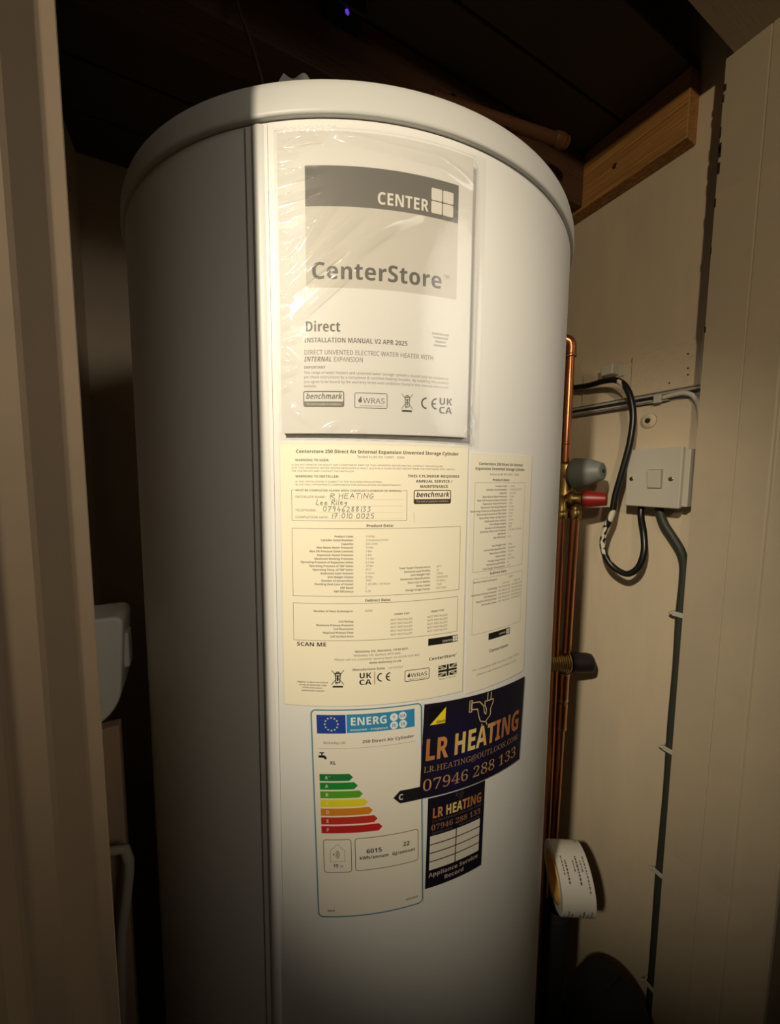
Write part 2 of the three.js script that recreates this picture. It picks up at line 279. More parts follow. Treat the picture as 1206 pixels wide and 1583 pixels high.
  P.line([[-66, -27.5], [-65.5, -35.5]], 0.4, '#bdb5a4');
  T('Product Data:', -104.7, -38.6, 2.1, { bold: true, to: -82.4, color: K1 });
  P.frame(-163.8, -39.9, -23.2, -94.8, 0.28, '#4b463d');
  const rows = [['Product Code:', '119760', -130.6], ['Cylinder Serial Number:', '17476026257074T', 0], ['Capacity:', '226 Litres', 0], ['Max Mains Water Pressure:', '10 Bar', 0], ['Max Fill Pressure (Inlet Control):', '3 Bar', 0], ['Expansion Vessel Pressure:', '3 Bar', 0], ['Maximum Working Pressure:', '7.5 Bar', 0], ['Operating Pressure of Expansion Valve:', '6.5 Bar', 0], ['Operating Pressure of T&P Valve:', '10 Bar', 0], ['Operating Temp. of T&P Valve:', '95°C', 0], ['Dedicated Solar Volume:', '0 Litres', 0], ['Unit Weight Empty:', '41Kgs', 0], ['Number of Immersions:', 'TWO', 0], ['Standing Heat Loss of Vessel:', '1.28 kWh / 24 Hours', 0], ['ERP Band:', 'C', 0], ['ERP Efficiency:', '0.39', 0]];
  rows.forEach(([a, b], i) => { const y = -46.9 - i * 2.98; T(a, -114.7, y, 1.62, { bold: true, align: 'right', color: G }); T(b, -105.2, y, 1.6, { color: '#7a7468' }); });
  [['Tank Target Temperature:', '60°C'], ['Declared Load Profile:', 'XL'], ['Unit Weight Full:', '276Kg'], ['Immersion Specification:', '3kW@240V'], ['Heat Loss in Watts:', '53 Watts'], ['Noise Level:', '15dB'], ['Energy Usage Yearly:', '6015 kWh']].forEach(([a, b], i) => { const y = -73.6 - i * 3.1; T(a, -50.7, y, 1.55, { bold: true, align: 'right', color: G }); T(b, -45.2, y, 1.55, { color: '#7a7468' }); });
  T('Indirect Data:', -105.6, -99.5, 2.1, { bold: true, to: -84.5, color: K1 });
  P.frame(-163.8, -100.8, -24.2, -131.8, 0.28, '#4b463d');
  T('Number of Heat Exchangers:', -147, -107.8, 1.6, { bold: true, to: -115, color: G }); T('NONE', -105.6, -107.8, 1.6, { color: '#6a6458' });
  T('Lower Coil', -81.5, -111.7, 1.7, { bold: true, to: -68.7, color: G }); T('Upper Coil', -49.7, -112, 1.7, { bold: true, to: -37.4, color: G });
  ['Coil Rating:', 'Maximum Primary Pressure:', 'Coil Reactance:', 'Required Primary Flow:', 'Coil Surface Area:'].forEach((a, i) => { const y = -116.4 - i * 3.13; T(a, -114.7, y, 1.6, { bold: true, align: 'right', color: G }); T('NOT INSTALLED', -84.6, y, 1.6, { to: -65.9, color: '#6a6458' }); T('NOT INSTALLED', -53, y, 1.6, { to: -34, color: '#6a6458' }); });
  T('SCAN ME', -161.4, -136.6, 3.2, { bold: true, to: -136.6, color: K1 });
  ['Register product warranty &', 'access an electronic copy', 'of the instruction /', 'maintenance manual'].forEach((a, i) => T(a, -148.5, -168 - i * 2.4, 1.35, { bold: true, align: 'center', color: G }));
  weee(P, -133, -157, 10.3, 14.6, K1);
  T('Wolseley UK, Warwick, CV34 6DY.', -113.7, -142.1, 1.7, { bold: true, to: -68.8, color: G }); T('Wolseley UK, Belfast, BT3 9AR.', -114.8, -145.3, 1.7, { to: -75.3, color: G });
  T('Please call our customer service team on 03330 326 840', -130.5, -148.6, 1.7, { to: -59.3, color: G }); T('www.wolseley.co.uk', -102.2, -152, 1.7, { bold: true, to: -75.2, color: G });
  T('Manufacture Date', -115.8, -157.4, 1.9, { bold: true, to: -89, color: G }); T('14/12/2023', -86.5, -157.4, 1.8, { to: -73.8, color: '#7a7468' });
  ukca(P, -110.6, -159.6, 10.4, 10.3, K1); P.rect(-98, -159, -97.1, -170, '#c9917c'); ceMark(P, -95.5, -160.4, 7.6, K1);
  wras(P, -71.9, -160.5, -50.4, -170, K1);
  P.rect(-51.6, -134.9, -23.3, -141, '#15120f'); centerLogo(P, -28.4, -135.5, 4.8, '#e2dccd'); T('CENTER', -38.5, -139.6, 1.7, { bold: true, to: -29, color: '#cfc8b8' });
  T('CenterStore', -50.9, -154.2, 2.5, { bold: true, to: -25.2, color: K1 }); T('®', -25, -152.6, 1, { color: K1 });
  { // union flag, printed in black
    const a = -41.8, b = -23.6, t = -160.2, u = -170.6, m = (a + b) / 2, n = (t + u) / 2; P.rect(a, t, b, u, '#26231f');
    P.line([[a, t], [b, u]], 1.7, '#f1e9d2', 'butt'); P.line([[a, u], [b, t]], 1.7, '#f1e9d2', 'butt'); P.line([[a, t], [b, u]], 0.6, '#26231f', 'butt'); P.line([[a, u], [b, t]], 0.6, '#26231f', 'butt');
    P.rect(a, n + 1.8, b, n - 1.8, '#f1e9d2'); P.rect(m - 1.8, t, m + 1.8, u, '#f1e9d2'); P.rect(a, n + 1, b, n - 1, '#26231f'); P.rect(m - 1, t, m + 1, u, '#26231f');
    P.rect(a - 2, t + 2, b + 2, t, '#f1e9d2'); P.rect(a - 2, u, b + 2, u - 2, '#f1e9d2'); P.rect(a - 2, t, a, u, '#f1e9d2'); P.rect(b, t, b + 2, u, '#f1e9d2');
    T('Made in the UK', a + 1, u - 2.6, 1.3, { to: b - 1, color: G });
  }
  part('rating_label', sheet(s0, s1, 1.6 + yB / 1000, 1.6 + yT / 1000, R, R + 0.0005), printMat(c, { roughness: 0.55 }), tank, 'cream rating label with product data tables and a handwritten box');
}
// second data label ------------------------------------------
{
  const s0 = -14, s1 = 67, yT = 22, yB = -192;
  const [c, x] = sheetCanvas(s1 - s0, yT - yB, '#ece5d2'); const P = pen(x, s0, yT), T = P.text, K1 = '#26231e', G = '#5d5850';
  x.strokeStyle = '#d6cfbf'; x.lineWidth = 3; x.strokeRect(1, 1, c.width - 2, c.height - 2);
  T('Centerstore 250 Direct Air Internal', -5.6, 12.2, 2.4, { bold: true, to: 50.8, color: K1 }); T('Expansion Unvented Storage Cylinder', -9.3, 8, 2.4, { bold: true, to: 54.4, color: K1 });
  T('Tested to BS EN 12897 : 2006', 7, 3.4, 1.9, { to: 45.2, color: G }); T('Product Data:', 10.3, -1.6, 2.2, { bold: true, to: 32.3, color: K1 });
  P.frame(-9.2, -3, 56, -81.4, 0.3, '#8a8372');
  const rows = [['Product Code:', '119760'], ['Cylinder Serial Number:', '17476026257074T'], ['Capacity:', '226 Litres'], ['Max Mains Water Pressure:', '10 Bar'], ['Max Fill Pressure (Inlet Control):', '3 Bar'], ['Expansion Vessel Pressure:', '3 Bar'], ['Maximum Working Pressure:', '7.5 Bar'], ['Operating Pressure of Expansion Valve:', '6.5 Bar'], ['Operating Pressure of T&P Valve:', '10 Bar'], ['Operating Temp. of T&P Valve:', '95°C'], ['Dedicated Solar Volume:', '0 Litres'], ['Unit Weight Empty:', '41Kgs'], ['Number of Immersions:', 'TWO'], ['Standing Heat Loss of Vessel:', '1.28 kWh / 24 Hours'], ['ERP Band:', 'C'], ['ERP Efficiency:', '0.39']];
  rows.forEach(([a, b], i) => { const y = -6.9 - i * 3.08; T(a, 29.5, y, 1.65, { bold: true, align: 'right', color: G }); T(b, 32.5, y, 1.6, { color: '#7a7468' }); });
  [['Unit Weight Full:', '276Kg'], ['Immersion Specification:', '3kW@240V'], ['Heat Loss in Watts:', '53 Watts'], ['Noise Level:', '15dB'], ['Energy Usage Yearly:', '6015 kWh'], ['Declared Load Profile:', 'XL'], ['Tank Target Temperature:', '60°C']].forEach(([a, b], i) => { const y = -60.3 - i * 3.35; T(a, 30.4, y, 1.65, { bold: true, align: 'right', color: G }); T(b, 33, y, 1.6, { color: '#7a7468' }); });
  T('Indirect Data', 10.6, -85.5, 2.2, { bold: true, to: 32, color: K1 }); P.frame(-8.2, -87.7, 57, -138.2, 0.3, '#8a8372');
  T('Number of Heat Exchangers:', -8.2, -91.5, 1.6, { bold: true, to: 20, color: G }); T('NONE', 36, -91.5, 1.5, { color: G }); T('Lower Coil', 27, -96.2, 1.5, { color: G }); T('Upper Coil', 44, -96.2, 1.5, { color: G });
  ['Coil Rating:', 'Maximum Primary Pressure:', 'Coil Reactance:', 'Required Primary Flow:', 'Coil Surface Area:'].forEach((a, i) => { const y = -99.6 - i * 3.3; T(a, 20.3, y, 1.6, { bold: true, align: 'right', color: G }); T('NOT INSTALLED', 22, y, 1.5, { to: 38.5, color: '#6a6458' }); T('NOT INSTALLED', 40.5, y, 1.5, { to: 56, color: '#6a6458' }); });
  P.rect(11.4, -140.4, 40.4, -146.6, '#171411'); centerLogo(P, 35, -141.2, 4.6, '#e0dacb'); T('CENTER', 25, -144.6, 1.7, { bold: true, to: 34, color: '#cfc8b8' });
  T('CenterStore', 12.7, -158.9, 2.7, { bold: true, to: 38.2, color: K1 });
  T('For complete ERP Product Data Fiche', -7, -172.3, 2, { italic: true, to: 56.5, color: '#7a7468' }); T('please see www.wolseley.co.uk', -1.5, -177.4, 2, { italic: true, to: 51.6, color: '#7a7468' });
  part('data_label', sheet(s0, s1, 1.6 + yB / 1000, 1.6 + yT / 1000, R, R + 0.0004, 28), printMat(c, { roughness: 0.55 }), tank, 'second white data label wrapping round to the right');
}
// energy label -----------------------------------------------
function tilted(corners, r, lift = 0.0004) { // TL TR BR BL in [s, y mm]
  const [a, b, c, d] = corners, nu = 40, nv = 4, pos = [], uv = [], idx = [];
  for (let j = 0; j <= nv; j++) for (let i = 0; i <= nu; i++) {
    const u = i / nu, v = j / nv, L = (k) => (d[k] * (1 - v) + a[k] * v) * (1 - u) + (c[k] * (1 - v) + b[k] * v) * u;
    const t = L(0) / 1000 / R; pos.push((r + lift) * Math.sin(t), 1.6 + L(1) / 1000, (r + lift) * Math.cos(t)); uv.push(u, v);
  }
  for (let j = 0; j < nv; j++) for (let i = 0; i < nu; i++) { const p = j * (nu + 1) + i; idx.push(p, p + 1, p + nu + 2, p, p + nu + 2, p + nu + 1); }
  const g = new THREE.BufferGeometry(); g.setAttribute('position', new THREE.Float32BufferAttribute(pos, 3)); g.setAttribute('uv', new THREE.Float32BufferAttribute(uv, 2)); g.setIndex(idx); g.computeVertexNormals(); return g;
}
{
  const s0 = -151, s1 = -53.5, yT = -190.5, yB = -382; // print laid out in its own upright frame
  const [c, x] = sheetCanvas(s1 - s0, yT - yB, '#e9e3d5'); const P = pen(x, s0, yT), T = P.text, K1 = '#1b1a1c';
  P.frame(-150.2, -191.4, -54.3, -381.2, 1.1, '#3d7f9e', 4);
  // upper corners are a little further left than the lower ones: the sheet leans
  P.rect(-145.7, -195.6, -120.9, -212, '#1f3f97'); for (let i = 0; i < 12; i++) { const a = i * Math.PI / 6; starAt(-133.2 + Math.sin(a) * 5.6, -203.7 + Math.cos(a) * 5.6); }
  function starAt(s, y) { const q = []; for (let k = 0; k < 10; k++) { const r = k % 2 ? 0.45 : 1.1, a = k * Math.PI / 5; q.push([s + Math.sin(a) * r, y + Math.cos(a) * r]); } P.poly(q, '#e8e2c4'); }
  P.rect(-120.1, -195.4, -60.6, -211.6, '#2e88ba');
  T('ENERG', -117.3, -205.2, 7, { bold: true, to: -84.9, color: '#eae6dc' }); T('енергия · ενεργεια', -117.4, -210, 2, { bold: true, to: -84.6, color: '#d5dbe0' });
  for (const [t, s, y] of [['Y', -79.2, -200.6], ['UA', -71.4, -200.2], ['IE', -79.2, -207.8], ['IA', -71.2, -207.6]]) { P.disc(s, y, 3.5, '#e6e6e0'); T(t, s, y - 1.4, 2.9, { bold: true, align: 'center', color: '#2e88ba' }); }
  T('Wolseley UK', -140.7, -221.2, 2.2, { to: -121.4, color: '#5d5850' }); T('250 Direct Air Cylinder', -107.2, -221.2, 2.6, { bold: true, to: -61.2, color: '#4c4842' });
  P.line([[-144.8, -225.4], [-60.1, -225]], 0.3, '#a49c8c');
  { const s = -145.2, y = -228.6; P.rect(s + 1, y, s + 5, y - 0.9, K1); P.rect(s + 2.5, y, s + 3.6, y - 3, K1); P.poly([[s, y - 2.8], [s + 5.2, y - 2.6], [s + 6.9, y - 4.2], [s + 7, y - 6.1], [s + 5.2, y - 6], [s + 4.6, y - 4.9], [s, y - 4.7]], K1); }
  T('XL', -135.6, -239.4, 2.9, { bold: true, to: -130.2, color: K1 });
  const bars = [['A+', '#11773a', -115.9, -248, -254.4], ['A', '#158a34', -111.9, -255.8, -262.2], ['B', '#55a321', -107.7, -263.6, -270], ['C', '#e6d624', -103.4, -271.5, -278], ['D', '#d3821d', -99.3, -279.4, -286], ['E', '#c02e21', -95.2, -287.4, -294], ['F', '#bb1d20', -91.1, -295.5, -302.2]];
  bars.forEach(([t, col, e, a, b]) => { P.poly([[-144.9, a], [e - 3.2, a], [e, (a + b) / 2], [e - 3.2, b], [-144.9, b]], col); T(t === 'A+' ? 'A' : t, -140.4, b + 1.7, 3.1, { bold: true, color: t === 'C' ? '#efe28c' : '#d9d3c2' }); if (t === 'A+') T('+', -137, b + 3.3, 1.8, { bold: true, color: '#d9d3c2' }); });
  P.poly([[-80.8, -274.2], [-74.7, -268.4], [-55, -268.4], [-55, -280.2], [-74.7, -280.2]], '#131316'); T('C', -76.2, -276.9, 5.2, { bold: true, color: '#ded8ca' });
  P.frame(-143.6, -308.2, -119.2, -338.8, 0.6, '#6a6559', 2.4); P.frame(-115.7, -308, -58.2, -338.2, 0.6, '#6a6559', 2.4);
  P.line([[-137.8, -328.6], [-137.8, -318.6], [-131.4, -312.4], [-125, -318.6], [-125, -328.6], [-137.8, -328.6]], 0.35, '#8c8677'); P.disc(-134.8, -322, 0.7, '#55514a');
  for (let k = 1; k < 4; k++) P.arc(-134.8, -322, 1.2 + k * 1.25, -0.9, 0.9, 0.5, '#55514a');
  T('15', -135.6, -334, 3, { bold: true, to: -131, color: K1 }); T('dB', -129.8, -334, 1.8, { to: -126.6, color: K1 });
  T('6015', -106, -322.6, 4, { bold: true, to: -91.8, color: K1 }); T('22', -72.6, -321.4, 4, { bold: true, to: -66.2, color: K1 }); T('kWh/annum', -112.2, -328, 2.9, { bold: true, to: -85.7, color: K1 }); T('GJ/annum', -82.7, -328, 2.9, { bold: true, to: -61.1, color: K1 });
  T('EPLF', -142, -376.4, 2, { bold: true, to: -135, color: '#4c4842' }); T('812/2013', -70.3, -375, 2, { bold: true, to: -58.5, color: '#4c4842' });
  part('energy_label', tilted([[-151, -190.5], [-56.3, -190.2], [-52.2, -381.4], [-146.2, -382]], R), printMat(c), tank, 'white energy rating label with coloured arrow bars from A to F');
}
// installer sticker and service record -----------------------
function trapIcon(P, s, y, k, col) { // a wash basin trap with two prongs
  P.line([[s + 6 * k, y - 4 * k], [s + 6 * k, y + 3 * k]], 0.9 * k, col); P.line([[s + 10 * k, y - 4 * k], [s + 10 * k, y + 3 * k]], 0.9 * k, col);
  P.line([[s + 3 * k, y - 4 * k], [s + 13 * k, y - 4 * k], [s + 13 * k, y - 7 * k], [s + 10.5 * k, y - 12 * k], [s + 10.5 * k, y - 18 * k], [s + 5 * k, y - 23 * k], [s - 1 * k, y - 21 * k], [s - 3.5 * k, y - 15 * k], [s - 5 * k, y - 9 * k], [s - 12 * k, y - 8 * k], [s - 12 * k, y - 2 * k], [s - 3 * k, y - 3 * k], [s + 2 * k, y - 8 * k], [s + 3 * k, y - 14 * k], [s + 5 * k, y - 16 * k], [s + 5.5 * k, y - 12 * k], [s + 3 * k, y - 7 * k], [s + 3 * k, y - 4 * k]], 0.9 * k, col);
  P.line([[s - 14 * k, y], [s - 14 * k, y - 10 * k], [s - 11.5 * k, y - 10 * k], [s - 11.5 * k, y], [s - 14 * k, y]], 0.8 * k, col);
  P.line([[s + 1 * k, y - 24 * k], [s + 1.5 * k, y - 26.5 * k]], 0.9 * k, col); P.line([[s + 6 * k, y - 23.5 * k], [s + 7 * k, y - 26 * k]], 0.9 * k, col);
}
function metalFill(x, P, a, b) { const g = x.createLinearGradient(P.X(a), 0, P.X(b), 0); g.addColorStop(0, '#b4733f'); g.addColorStop(0.22, '#c98f52'); g.addColorStop(0.42, '#e0c478'); g.addColorStop(0.62, '#e6cd84'); g.addColorStop(0.85, '#c98a4e'); g.addColorStop(1, '#a96b3c'); return g; }
{
  const s0 = -54.5, s1 = 68.4, yT = 0, yB = -86; const W = s1 - s0;
  const [c, x] = sheetCanvas(W, yT - yB, '#171322'); const P = pen(x, s0, yT), T = P.text;
  for (let i = 0; i < 26; i++) { x.fillStyle = `rgba(${20 + rnd() * 16},${16 + rnd() * 20},${60 + rnd() * 60},0.10)`; x.fillRect(rnd() * c.width, rnd() * c.height, c.width * (0.1 + rnd() * 0.25), c.height * (0.1 + rnd() * 0.3)); }
  const gold = metalFill(x, P, -50, 66);
  P.rect(-49.6, -3.5, -32.6, -20.6, '#0f0d14'); P.poly([[-33.6, -5], [-33.6, -19.6], [-48.4, -19.6]], '#ecd62e'); T('Gas', -42.4, -18.6, 2.6, { bold: true, italic: true, to: -38.3, color: '#17130a' }); T('safe', -38.4, -18.6, 2.6, { bold: true, italic: true, to: -34, color: '#17130a' });
  trapIcon(P, 6, -4.5, 1.05, '#d8c08c');
  T('LR HEATING', -52.2, -51.6, 19.5, { bold: true, to: 63.2, color: gold, stroke: 0.5 });
  T('LR.HEATING@OUTLOOK.COM', -52, -62.5, 5.2, { font: 'serif', to: 62.4, color: '#a5815f' });
  T('07946 288 133', -52.4, -79.5, 10.6, { font: 'serif', to: 61, color: '#b98d62' });
  part('installer_sticker', tilted([[-54.5, -192.3], [68.4, -198.6], [63.8, -285.4], [-57.8, -278.7]], R, 0.0012), printMat(c, { roughness: 0.45 }), tank, 'dark blue heating engineer sticker with gold lettering');
}
{
  const s0 = -49.8, s1 = 11.7, yT = 0, yB = -87; const [c, x] = sheetCanvas(s1 - s0, yT - yB, '#161220'); const P = pen(x, s0, yT), T = P.text, gold = metalFill(x, P, -47, 9);
  trapIcon(P, -17.5, -1.8, 0.3, '#6d5a50'); T('LR HEATING', -45.4, -20, 9.6, { bold: true, to: 8.6, color: gold, stroke: 0.3 }); T('LR.HEATING@OUTLOOK.COM', -45.2, -23.8, 2, { font: 'serif', to: 8, color: '#7a5c48' }); T('07946 288 133', -46, -31.6, 5.6, { font: 'serif', bold: true, to: 7.8, color: '#96694c' });
  T('SERVICE DATE', -45, -35.2, 1.5, { to: -24, color: '#7a6a60' }); T('NEXT SERVICE DUE', -17, -35.2, 1.5, { to: 7, color: '#7a6a60' });
  P.rect(-46.6, -36.8, 7.5, -69.8, '#ddd6c8'); for (let i = 1; i < 4; i++) P.line([[-46.6, -36.8 - i * 8.25], [7.5, -36.8 - i * 8.25]], 0.9, '#161220', 'butt'); P.line([[-19.8, -36], [-19.8, -70]], 1, '#161220', 'butt');
  T('Appliance Service', -46.8, -76.6, 4, { bold: true, to: 7, color: '#b5aa9c' }); T('Record', -30.9, -83, 4, { bold: true, to: -9.5, color: '#b5aa9c' });
  part('service_sticker', tilted([[-49.3, -281], [12.4, -284.3], [10.7, -371.3], [-50.8, -368.5]], R, 0.0006), printMat(c, { roughness: 0.45 }), tank, 'dark service record sticker with an empty white grid');
}

// ---------------------------------------------------------------- installation manual in its clear bag
{
  const man = thing('manual', 'white installation manual with grey banner, sealed in a clear bag on the tank', 'booklet');
  const s0 = -172.6, s1 = -22.4, yT = 247, yB = 34; const [c, x] = sheetCanvas(s1 - s0, yT - yB, '#d2d0cb'); const P = pen(x, s0, yT), T = P.text, D = '#474340', G = '#5b5650';
  P.rect(-152, 224, -35.2, 140, '#b9b4ab'); P.rect(-152, 224, -35.2, 196.4, '#57534c');
  T('CENTER', -99.6, 199.8, 8.4, { bold: true, to: -60.1, color: '#d0cbc0', font: 'sans-serif' });
  for (const [a, b] of [[0, 0], [1, 0], [0, 1], [1, 1]]) { x.fillStyle = '#cfcac0'; x.beginPath(); x.roundRect(P.X(-58 + a * 9.6), P.Y(217.4 - b * 9.2), 8.8 * K, 8.5 * K, 1 * K); x.fill(); }
  T('CenterStore', -148.4, 146.2, 11.8, { bold: true, to: -47.8, color: D }); T('TM', -46.8, 154.4, 2.8, { to: -41.6, color: D });
  T('Direct', -153.4, 108.8, 7.2, { bold: true, to: -126.5, color: D });
  ['SCAN QR CODE', 'TO REGISTER', 'PRODUCT', 'WARRANTY'].forEach((a, i) => T(a, -48.4, 111.6 - i * 2.9, 1.5, { bold: true, align: 'center', color: D }));
  T('INSTALLATION MANUAL V2 APR 2025', -154, 101, 3.5, { bold: true, to: -75.5, color: G });
  T('DIRECT UNVENTED ELECTRIC WATER HEATER WITH', -154.4, 92.2, 3.5, { to: -54.1, color: G });
  T('INTERNAL', -154.5, 87.2, 3.5, { bold: true, italic: true, to: -133.4, color: G }); T('EXPANSION', -132, 87.2, 3.5, { to: -109.6, color: G });
  T('IMPORTANT', -154.5, 82, 1.9, { bold: true, to: -138, color: G });
  ['This range of water heaters and unvented water storage cylinders should only be installed as', 'per these instructions by a competent & certified heating installer. By installing this product', 'you agree to be bound by the warranty terms and conditions found in this manual and on our', 'website.'].forEach((a, i) => T(a, -154.6, 78.2 - i * 3.3, 1.9, { to: i < 3 ? -40.6 : -144.6, color: G }));
  benchmark(P, -154.9, 65.2, -124.3, 54.2, '#4a4641', '#6b655d'); wras(P, -115.9, 64.6, -91.2, 53.5, '#5b5650'); weee(P, -79.8, 65.3, 9.2, 13.6, '#5b5650'); P.rect(-79.4, 53, -71.6, 51.6, '#1c1a18'); ceMark(P, -63.9, 63.6, 9, '#332f2c'); ukca(P, -49, 64.2, 12, 12.2, '#2a2724');
  const RO = 0.2846;
    part('cover', drum(s0, s1, 1.6 + yB / 1000, 1.6 + yT / 1000, RO, 60, 40, (s, y, u, v) => 0.0006 * Math.sin(u * 3.1) * Math.sin(v * 3.1), 0.286), printMat(c, { roughness: 0.55 }), man);
  // the block of pages below the cover, slightly fanned
  const pages = [];
  for (let i = 0; i < 5; i++) pages.push(...sheetAt(s0 + 0.3 + i * 0.15, s1 + 0.2 + (4 - i) * 0.25, 1.6 + yB / 1000 + 0.0003, 1.6 + yT / 1000 - 0.0006, 0.2806 + i * 0.0008, 0.2806 + i * 0.0008 + 0.0007));
  part('page_block', pages, M.paper, man);
  function sheetAt(a, b, y0, y1, r0, r1) { const k = R / 0.286; return sheet(a * k, b * k, y0, y1, r0, r1, 40); }
}
{
  // film: a wrinkled surface over the booklet, drawn down to the drum round it
  const creases = []; const cr = (a, b, c, d, w, h) => creases.push([a, b, c, d, w * 1.35, h * 1.5]);
  cr(-166, 143, -112, 192, 3.2, 1.5); cr(-166, 136, -120, 172, 2.2, 1.3); cr(-158, 118, -118, 152, 2.6, 1.5); cr(-150, 150, -70, 196, 4.5, 1.0); cr(-160, 160, -130, 200, 3, 1.1); cr(-130, 150, -86, 190, 4, 0.8);
  cr(-172, 170, -148, 182, 2, 1.2); cr(-171, 190, -146, 196, 1.8, 1.0); cr(-172, 200, -140, 208, 2, 1.3); cr(-170, 214, -138, 221, 2.2, 1.5); cr(-171, 219, -146, 219, 1.4, 1.2); cr(-170, 229, -152, 233, 1.8, 1.0); cr(-166, 238, -138, 243, 1.6, 1.4); cr(-160, 245, -138, 239, 1.4, 1.2);
  cr(-171, 160, -158, 172, 1.6, 1.2); cr(-169, 150, -160, 158, 1.6, 1.0); cr(-171, 97, -158, 84, 1.8, 0.8); cr(-164, 52, -150, 42, 2.6, 1.0); cr(-140, 36, -128, 42, 1.6, 0.7); cr(-118, 34, -108, 39, 1.5, 0.7);
  cr(-128, 243, -84, 238, 2.6, 1.1); cr(-84, 238, -50, 236, 2.6, 1.3); cr(-60, 240, -24, 228, 3, 1.0);
  cr(-15, 240, -15.5, 60, 1.5, 1.3); cr(-19.5, 246, -20, 50, 1.2, 0.8); cr(-18, 60, -12, 42, 2, 1.4); cr(-25, 34, -12, 48, 1.6, 1.2);
  for (let i = 0; i < 16; i++) { const y = 66 + i * 11.2, a = -173.5 + rnd() * 1.5; cr(a, y, a + 6 + rnd() * 10, y + (rnd() - 0.3) * 9, 1 + rnd() * 0.8, 0.5 + rnd() * 0.6); }
  for (let i = 0; i < 9; i++) cr(-166 + i * 4.4, 247 + rnd(), -166 + i * 4.4 + 1.6, 249.5, 0.8, 0.9);
  for (let i = 0; i < 12; i++) { const s = -170 + i * 12.5; cr(s, 27 + rnd() * 2, s + 3 + rnd() * 7, 31 + rnd() * 3, 1, 0.6); }
  const seg = (s, y, [a, b, c, d]) => { const dx = c - a, dy = d - b, L2 = dx * dx + dy * dy; let t = ((s - a) * dx + (y - b) * dy) / L2; const e = t < 0 ? -t : t > 1 ? t - 1 : 0; t = Math.max(0, Math.min(1, t)); return [Math.hypot(s - a - t * dx, y - b - t * dy), Math.sin(Math.PI * Math.min(1, Math.max(0, 0.12 + t * 0.76))), e]; };
  const sm = (a, b, v) => { const t = Math.max(0, Math.min(1, (v - a) / (b - a))); return t * t * (3 - 2 * t); };
  const bag = drum(-177, -7.5, 1.6 + 0.026, 1.6 + 0.2545, 0.2852, 230, 300, (s, yy) => {
    const y = (yy - 1.6) * 1000; let h = 0.6;
    for (const q of creases) { const [d, k] = seg(s, y, q); if (d < q[4] * 3) h += q[5] * 1.5 * k * Math.exp(-d * d / (q[4] * q[4]) * 1.6); }
    h += (fbm(s * 0.06 + 9, y * 0.06) - 0.45) * 0.5 * (1 - sm(-150, -100, s) * 0.6);
    // off the booklet the film drops to the drum
    const inside = Math.min(1 - sm(-22.5, -17.5, s), sm(-176.5, -172.5, s), sm(30, 34.5, y), 1 - sm(247.5, 252, y));
    const low = 0.2808 - 0.2852;
    return (low * (1 - inside)) + (h * (0.35 + 0.65 * inside)) / 1000;
  }, 0.286);
  const o = obj('plastic_bag', [bag], M.film); tag(o, 'crinkled clear plastic bag taped to the tank around the manual', 'plastic bag');
}
// scrap of film on the lid
{
  const g = new THREE.PlaneGeometry(0.07, 0.03, 24, 12), p = g.attributes.position;
  for (let i = 0; i < p.count; i++) { const X = p.getX(i), Y = p.getY(i); const k = (Y + 0.015) / 0.03; const q = X / 0.035; p.setXYZ(i, X * (1 - 0.35 * k), 0.0004 + k * (0.043 - 0.016 * (q + 0.35) * (q + 0.35) - 0.006 * q), 0.008 - 0.014 * k + 0.004 * Math.sin(X * 190 + k * 3)); }
  g.computeVertexNormals(); g.rotateY(-0.25); g.translate(-0.125, 1.8886, 0.2);
  tag(obj('film_scrap', [g], phy({ color: C(0.75, 0.75, 0.75), transmission: 0.55, thickness: 0, roughness: 0.25, side: THREE.DoubleSide })), 'small scrap of clear film standing on the tank lid', 'plastic film');
}

// ---------------------------------------------------------------- pipework right of the tank
{
  const p = thing('copper_pipe', 'copper pipe with an elbow rising beside the right edge of the tank above the valves', 'pipe');
  part('pipe', turned([[0, 0], [0.0076, 0], [0.0076, 0.195], [0, 0.195]], [0.385, 1.632, 0.0625], [0, 1, 0], 24), M.copper, p);
  part('elbow', [tube([[0.385, 1.822, 0.0625], [0.385, 1.838, 0.0625], [0.3835, 1.846, 0.061], [0.379, 1.8505, 0.0565], [0.37, 1.8525, 0.0475], [0.352, 1.8525, 0.03]], 0.0093, 30, 20), turned([[0.0093, 0], [0.0103, 0.001], [0.0103, 0.005], [0.0093, 0.006]], [0.385, 1.8195, 0.0625], [0, 1, 0], 24)], M.copper, p);
  part('branch', tube([[0.353, 1.8525, 0.031], [0.334, 1.8525, 0.012], [0.315, 1.8525, -0.02], [0.3, 1.8525, -0.06]], 0.0076, 20, 18), M.copper, p);
  part('solder_ring', turned([[0.0078, 0], [0.0088, 0.001], [0.0088, 0.004], [0.0078, 0.005]], [0.385, 1.664, 0.0625], [0, 1, 0], 24), M.copper, p);
}
